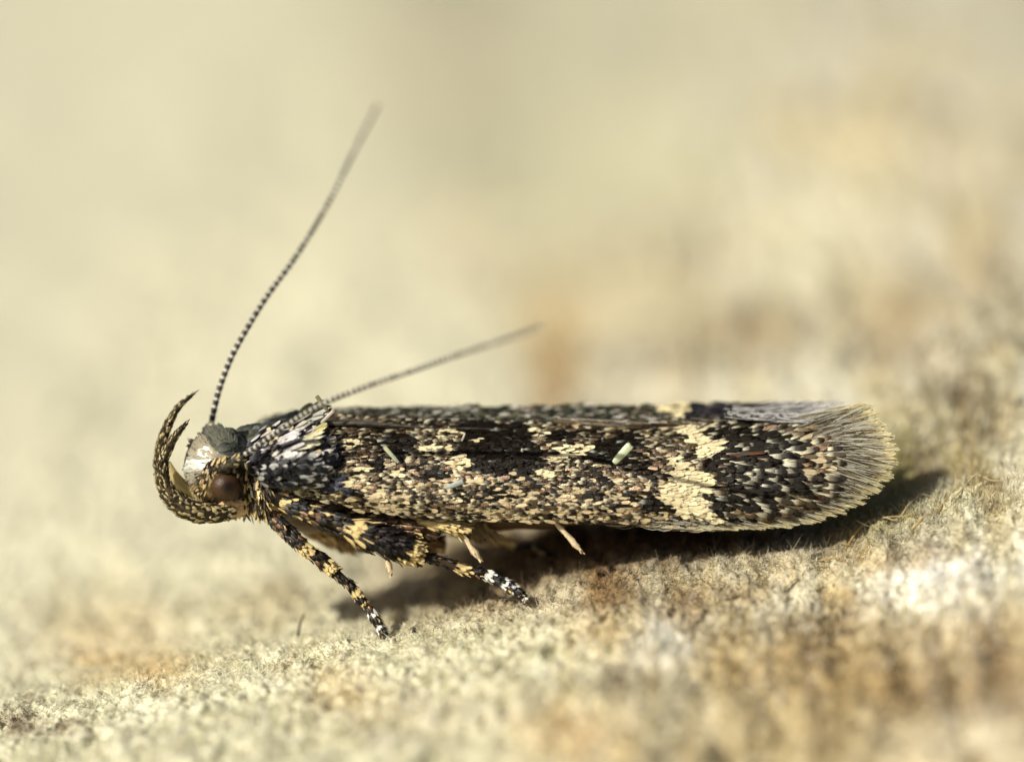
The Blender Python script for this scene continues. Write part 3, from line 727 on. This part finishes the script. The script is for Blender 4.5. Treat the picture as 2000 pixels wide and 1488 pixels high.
leg_piece('femur', [(533, 1014, -.2, .10), (548, 1026, -.22, .13), (575, 1052, -.24, .13), (602, 1077, -.25, .11)], 190, .16, .07, [(.82, 1, YEL)], fore, 22, other=GRY, mix=.25)
leg_piece('tibia', [(600, 1075, -.25, .105), (622, 1090, -.24, .125), (640, 1104, -.23, .125), (656, 1117, -.22, .10)], 150, .14, .07, [(0, .12, YEL), (.55, .92, YEL)], fore, 23, mix=.05)
fl = [(654, 1116, .095), (672, 1132, .085), (688, 1148, .085), (699, 1161, .10), (706, 1172, .065), (722, 1189, .065), (728, 1200, .085), (739, 1217, .075), (748, 1234, .065), (753, 1246, .045)]
def tarsus(parent, pts, cuts, dd, seed, colors):
    P = spline([(x, y, dd, w) for x, y, w in pts], 200)
    for k in range(len(cuts)-1):
        i0, i1 = int(cuts[k]*199), int(cuts[k+1]*199)+1; seg = P[i0:i1][::max(1, (i1-i0)//5)]
        seg = seg.copy(); 
        leg_piece('tarsus_segment', [tuple(s) for s in seg], 70, .125, .055, colors[k], parent, seed+k, splay=13, mix=.1, other=colors[k][0][2] if False else (GRY if k > 1 else BLK_))
tarsus(fore, fl, [0, .36, .53, .70, .85, 1], -.22, 60, [[(.72, 1, YEL)], [(0, .15, YEL), (.65, 1, YEL)], [(.55, 1, WHT)], [(.5, 1, WHT)], [(.80, 1, WHT)]])
def claw(parent, x, y, d, c=(.30, .14, .05)):
    mb = MB()
    for s in (-1, 1):
        tube(mb, W([x, x+5, x+9+s*3], [y, y+3, y+9], [d, d+.03*s, d+.06*s]), [.022, .017, .004], c, 8)
    mb.obj('claw', M_SKIN, parent)
claw(fore, 753, 1246, -.22)

mid = empty_part('leg', 'near middle leg held back under the wing with shaggy cream and black bands')
leg_piece('coxa', [(520, 972, .0, .12), (560, 985, -.1, .15), (600, 1000, -.15, .15)], 110, .16, .06, [(0, .3, YEL)], mid, 30, other=GRY)
leg_piece('femur', [(553, 985, -.42, .10), (575, 990, -.46, .16), (620, 1008, -.48, .19), (680, 1030, -.46, .19), (730, 1050, -.42, .17)], 420, .20, .075, [(0, .08, YEL)], mid, 31, other=GRY, mix=.30)
leg_piece('tibia', [(672, 1030, -.55, .13), (705, 1042, -.56, .24), (750, 1056, -.54, .27), (790, 1070, -.50, .24), (818, 1084, -.45, .13)], 460, .25, .085, [(.06, .25, YEL), (.74, .95, YEL)], mid, 32, splay=14, mix=.05)
ml = [(812, 1082, .10), (845, 1091, .09), (880, 1103, .10), (905, 1112, .105), (925, 1115, .085), (950, 1122, .10), (972, 1133, .09), (990, 1143, .10), (1005, 1152, .085), (1024, 1167, .05)]
tarsus(mid, ml, [0, .42, .62, .78, .90, 1], -.42, 70, [[(.02, .12, BLK_), (.66, 1, YEL)], [(.62, 1, WHT)], [(.60, 1, WHT)], [(.45, 1, WHT)], [(.75, 1, WHT)]])
claw(mid, 1024, 1166, -.42)
def spur(parent, path, c=((.62, .46, .22), (.75, .6, .38), 0), seed=1, n=40):
    p = spline(path, 16); mb = MB(); r = random.Random(seed); tube(mb, W(p[:, 0], p[:, 1], p[:, 2]), p[:, 3], c[1], 10)
    tube_scales(mb, p[:, :3], p[:, 3], lambda t, q, r, a: c, n, .09, .03, r, splay=5); mb.obj('spur', M_SCALE, parent)
spur(mid, [(756, 1084, -.5, .03), (757, 1096, -.5, .045), (761, 1108, -.5, .05), (764, 1123, -.5, .006)])
hind = empty_part('leg', 'near hind leg mostly hidden under the wing with pale spurs hanging down')
leg_piece('femur', [(640, 1010, .1, .12), (720, 1020, .0, .24), (800, 1028, -.05, .28), (850, 1035, -.1, .16)], 380, .24, .09, [], hind, 41, base=(.16, .09, .04), other=((.16, .10, .05), (.07, .04, .02), .15), mix=.3)
leg_piece('tibia', [(815, 1018, -.25, .08), (850, 1020, -.28, .12), (885, 1026, -.28, .13), (905, 1034, -.25, .07)], 190, .26, .07, [(0, 1, YEL)], hind, 42, base=(.5, .36, .15))
spur(hind, [(893, 1026, -.28, .04), (907, 1045, -.28, .05), (918, 1066, -.28, .05), (930, 1082, -.28, .065), (941, 1097, -.28, .006)], seed=3)
spur(hind, [(1082, 1016, -.40, .04), (1096, 1032, -.40, .045), (1112, 1050, -.40, .05), (1126, 1066, -.40, .055), (1138, 1078, -.40, .006)], seed=4)
mb = MB(); r = random.Random(9)
for k in range(150):    # loose brown hairs of the hind shin
    x = r.uniform(900, 950); y = r.uniform(1018, 1026); ts = np.linspace(0, 1, 4); L = r.uniform(20, 55); a = math.radians(r.uniform(25, 60))
    j = r.uniform(.5, 1.2); hair(mb, W(x+L*ts*math.cos(a), y+L*ts*math.sin(a)+4*np.sin(ts*3), .1+.3*r.random()+0*ts), .014, .004, (.38*j, .26*j, .1*j), (.45*j, .3*j, .13*j), .2)
mb.obj('leg_hairs', M_HAIR, hind, kind='stuff')
ffar = empty_part('leg', 'far leg out of focus under the body')
leg_piece('femur', [(560, 1000, 1.0, .16), (620, 1035, 1.1, .22), (680, 1060, 1.1, .20), (720, 1062, 1.0, .12)], 200, .2, .08, [], ffar, 51, base=(.28, .18, .08), other=((.42, .28, .12), (.3, .18, .08), .1), mix=.5)
leg_piece('tibia', [(780, 1050, 1.0, .16), (830, 1060, 1.0, .22), (862, 1062, 1.0, .14)], 160, .2, .08, [], ffar, 52, base=(.22, .12, .05), other=((.32, .2, .08), (.2, .11, .05), .1), mix=.5)
far2 = empty_part('leg', 'far hind leg trailing behind, blurred brown')
leg_piece('tarsus', [(880, 1035, 1.2, .12), (960, 1050, 1.3, .10), (1050, 1078, 1.3, .07), (1100, 1105, 1.3, .04)], 150, .16, .07, [(.3, .5, YEL)], far2, 53, base=(.12, .07, .03), mix=.3)

# ------------------------------------------------------------------ scales knocked loose that rest on the moth
def loose(x0, y0, x1, y1, d0, d1, wd, cb, ct, label, teeth=True, gloss=.1):
    A = W(x0, y0, d0); Bp = W(x1, y1, d1); T = Bp - A; L = np.linalg.norm(T); T /= L
    S = np.cross(T, -FWD); S /= np.linalg.norm(S); N = np.cross(S, T); N = N if N @ FWD < 0 else -N
    V = []; C = []; nc = 9; ST2 = [0, .12, .35, .6, .82, .92, 1.0]; H2 = [.30, .42, .47, .5, .5, .49, .46]
    r = random.Random(int(x0))
    tt = [r.uniform(-.16, .0) if j % 2 else r.uniform(.0, .05) for j in range(nc)]
    for layer in (0, 1):
        for s, h in zip(ST2, H2):
            for j in range(nc):
                q = (j/(nc-1)-.5)*2; sx = s + (tt[j] if teeth and s >= .99 else 0)
                V.append(A + T*L*sx + S*q*h*wd + N*((1-q*q)*wd*.12 + L*.06*math.sin(s*3.1) - layer*.008 + (.006 if j % 2 else 0)))
                k = s; C.append(tuple((cb[i]*(1-k)+ct[i]*k)*(1.15 if j % 2 else .8) for i in range(3)) + (gloss,))
    n = len(ST2); F = np.vstack([tri_grid(n, nc), tri_grid(n, nc)[:, ::-1] + n*nc])
    mb = MB(); mb.add(np.array(V) - A, F, np.array(C)); o = mb.obj('loose_scale', M_SCALE, None, label=label, category='moth scale', group='loose scales lying on the wing')
    o.location = A
loose(1199, 904, 1232, 868, -.66, -.72, .15, (.55, .64, .42), (.74, .84, .54), 'largest loose scale, pale green with a toothed end, on the black blotch behind mid wing')
loose(778, 903, 750, 872, -.60, -.66, .075, (.55, .66, .55), (.62, .60, .34), 'narrow pale green loose scale leaning left below the black blotch nearest the shoulder')
loose(870, 953, 904, 940, -.70, -.76, .09, (.34, .37, .34), (.40, .44, .40), 'faint grey loose scale low on the middle of the wing', False)
loose(902, 861, 908, 846, -.45, -.55, .035, (.85, .85, .78), (.85, .85, .78), 'tiny white loose sliver at the end of the yellow patch', False)
loose(1019, 882, 1021, 876, -.5, -.58, .05, (.9, .9, .82), (.9, .9, .82), 'tiny white loose speck inside the big central black blotch', False)
loose(640, 802, 618, 773, -.25, -.35, .085, (.36, .34, .20), (.26, .24, .13), 'olive brown loose scale sticking up above the back behind the antenna', False)
loose(627, 826, 653, 801, -.40, -.45, .065, (.52, .55, .44), (.62, .46, .36), 'pale loose scale with pinkish split end just below the back')

# ------------------------------------------------------------------ small things on the ground
def grain(px, py, d, rad, c, label, seed):
    r = np.random.default_rng(seed); o = W(px, py, d); mb = MB(); nv, nu = 9, 12
    th = np.linspace(.001, np.pi-.001, nv); ph = np.linspace(0, 2*np.pi, nu, endpoint=False); TT, PP = np.meshgrid(th, ph, indexing='ij')
    R = rad * (1 + .35*(r.random((nv, nu))-.5)); R[0] = rad; R[-1] = rad
    V = np.stack([R*np.sin(TT)*np.cos(PP), R*np.sin(TT)*np.sin(PP)*.8, R*np.cos(TT)*1.2], -1).reshape(-1, 3)
    mb.add(V, tri_grid(nv, nu, True), c); g = mb.obj('dark_grain', M_SKIN, None, label=label, category='grain', group='dark grains on the surface'); g.location = o
grain(1531, 1047, .25, .085, (.012, .011, .012), 'larger black grain under the wing end beside the shadow', 1)
grain(1538, 1068, -.05, .05, (.02, .018, .016), 'small black grain just below the larger one under the wing end', 2)
grain(808, 1230, -.1, .05, (.03, .025, .02), 'small dark grain on the pale nap to the right of the forefoot', 3)
def strand(pts, w0, c, label, seed=0):
    p = spline(pts, 30); P = W(p[:, 0], p[:, 1], p[:, 2]); g = P[0]
    mb = MB(); tube(mb, P - g, w0*(1-.6*np.linspace(0, 1, 30)), c, 7); o = mb.obj('strand', M_FIBRE, None, label=label, category='fibre', group='loose strands on the surface'); o.location = g
def on_ground(px, d, up=.05):
    # the point of the surface that shows at column px, d behind the sharp plane
    py = np.linspace(700, 1480, 400); P = W(np.full(400, px), py, np.full(400, float(d))); z = ground_z(P[:, 0], P[:, 1]) + up
    i = int(np.argmax(P[:, 2] < z)); return (px, float(py[i]), d)
rr = random.Random(77)
LAB = ['golden strand lying along the crest right of the wing tip', 'pale curled strand arching over the crest near the right edge', 'thin tan strand at the foot of the right hand mound',
       'golden looped strand highest on the mound below the wing tip', 'short straw coloured strand crossing the mound at the right', 'long pale strand running up towards the right edge']
for k, (a, b, d0) in enumerate(((1650, 1800, -.1), (1860, 1990, .2), (1600, 1700, -.5), (1700, 1830, .15), (1780, 1900, -.3), (1830, 2040, -.05))):
    pts = [on_ground(a + (b-a)*t, d0 + .25*math.sin(t*5+k), .05 + .16*math.sin(t*3.1)*rr.uniform(.4, 1)) for t in np.linspace(0, 1, 6)]
    strand(pts, .022, ((.62, .46, .22) if k % 2 == 0 else (.70, .60, .38)), LAB[k])
pts = [on_ground(582, .9, .05), (586, on_ground(585, .9)[1]-22, .9), (594, on_ground(590, .9)[1]-45, 1.0)]
strand(pts, .035, (.16, .13, .09), 'dark short blurred strand standing left of the forefoot')
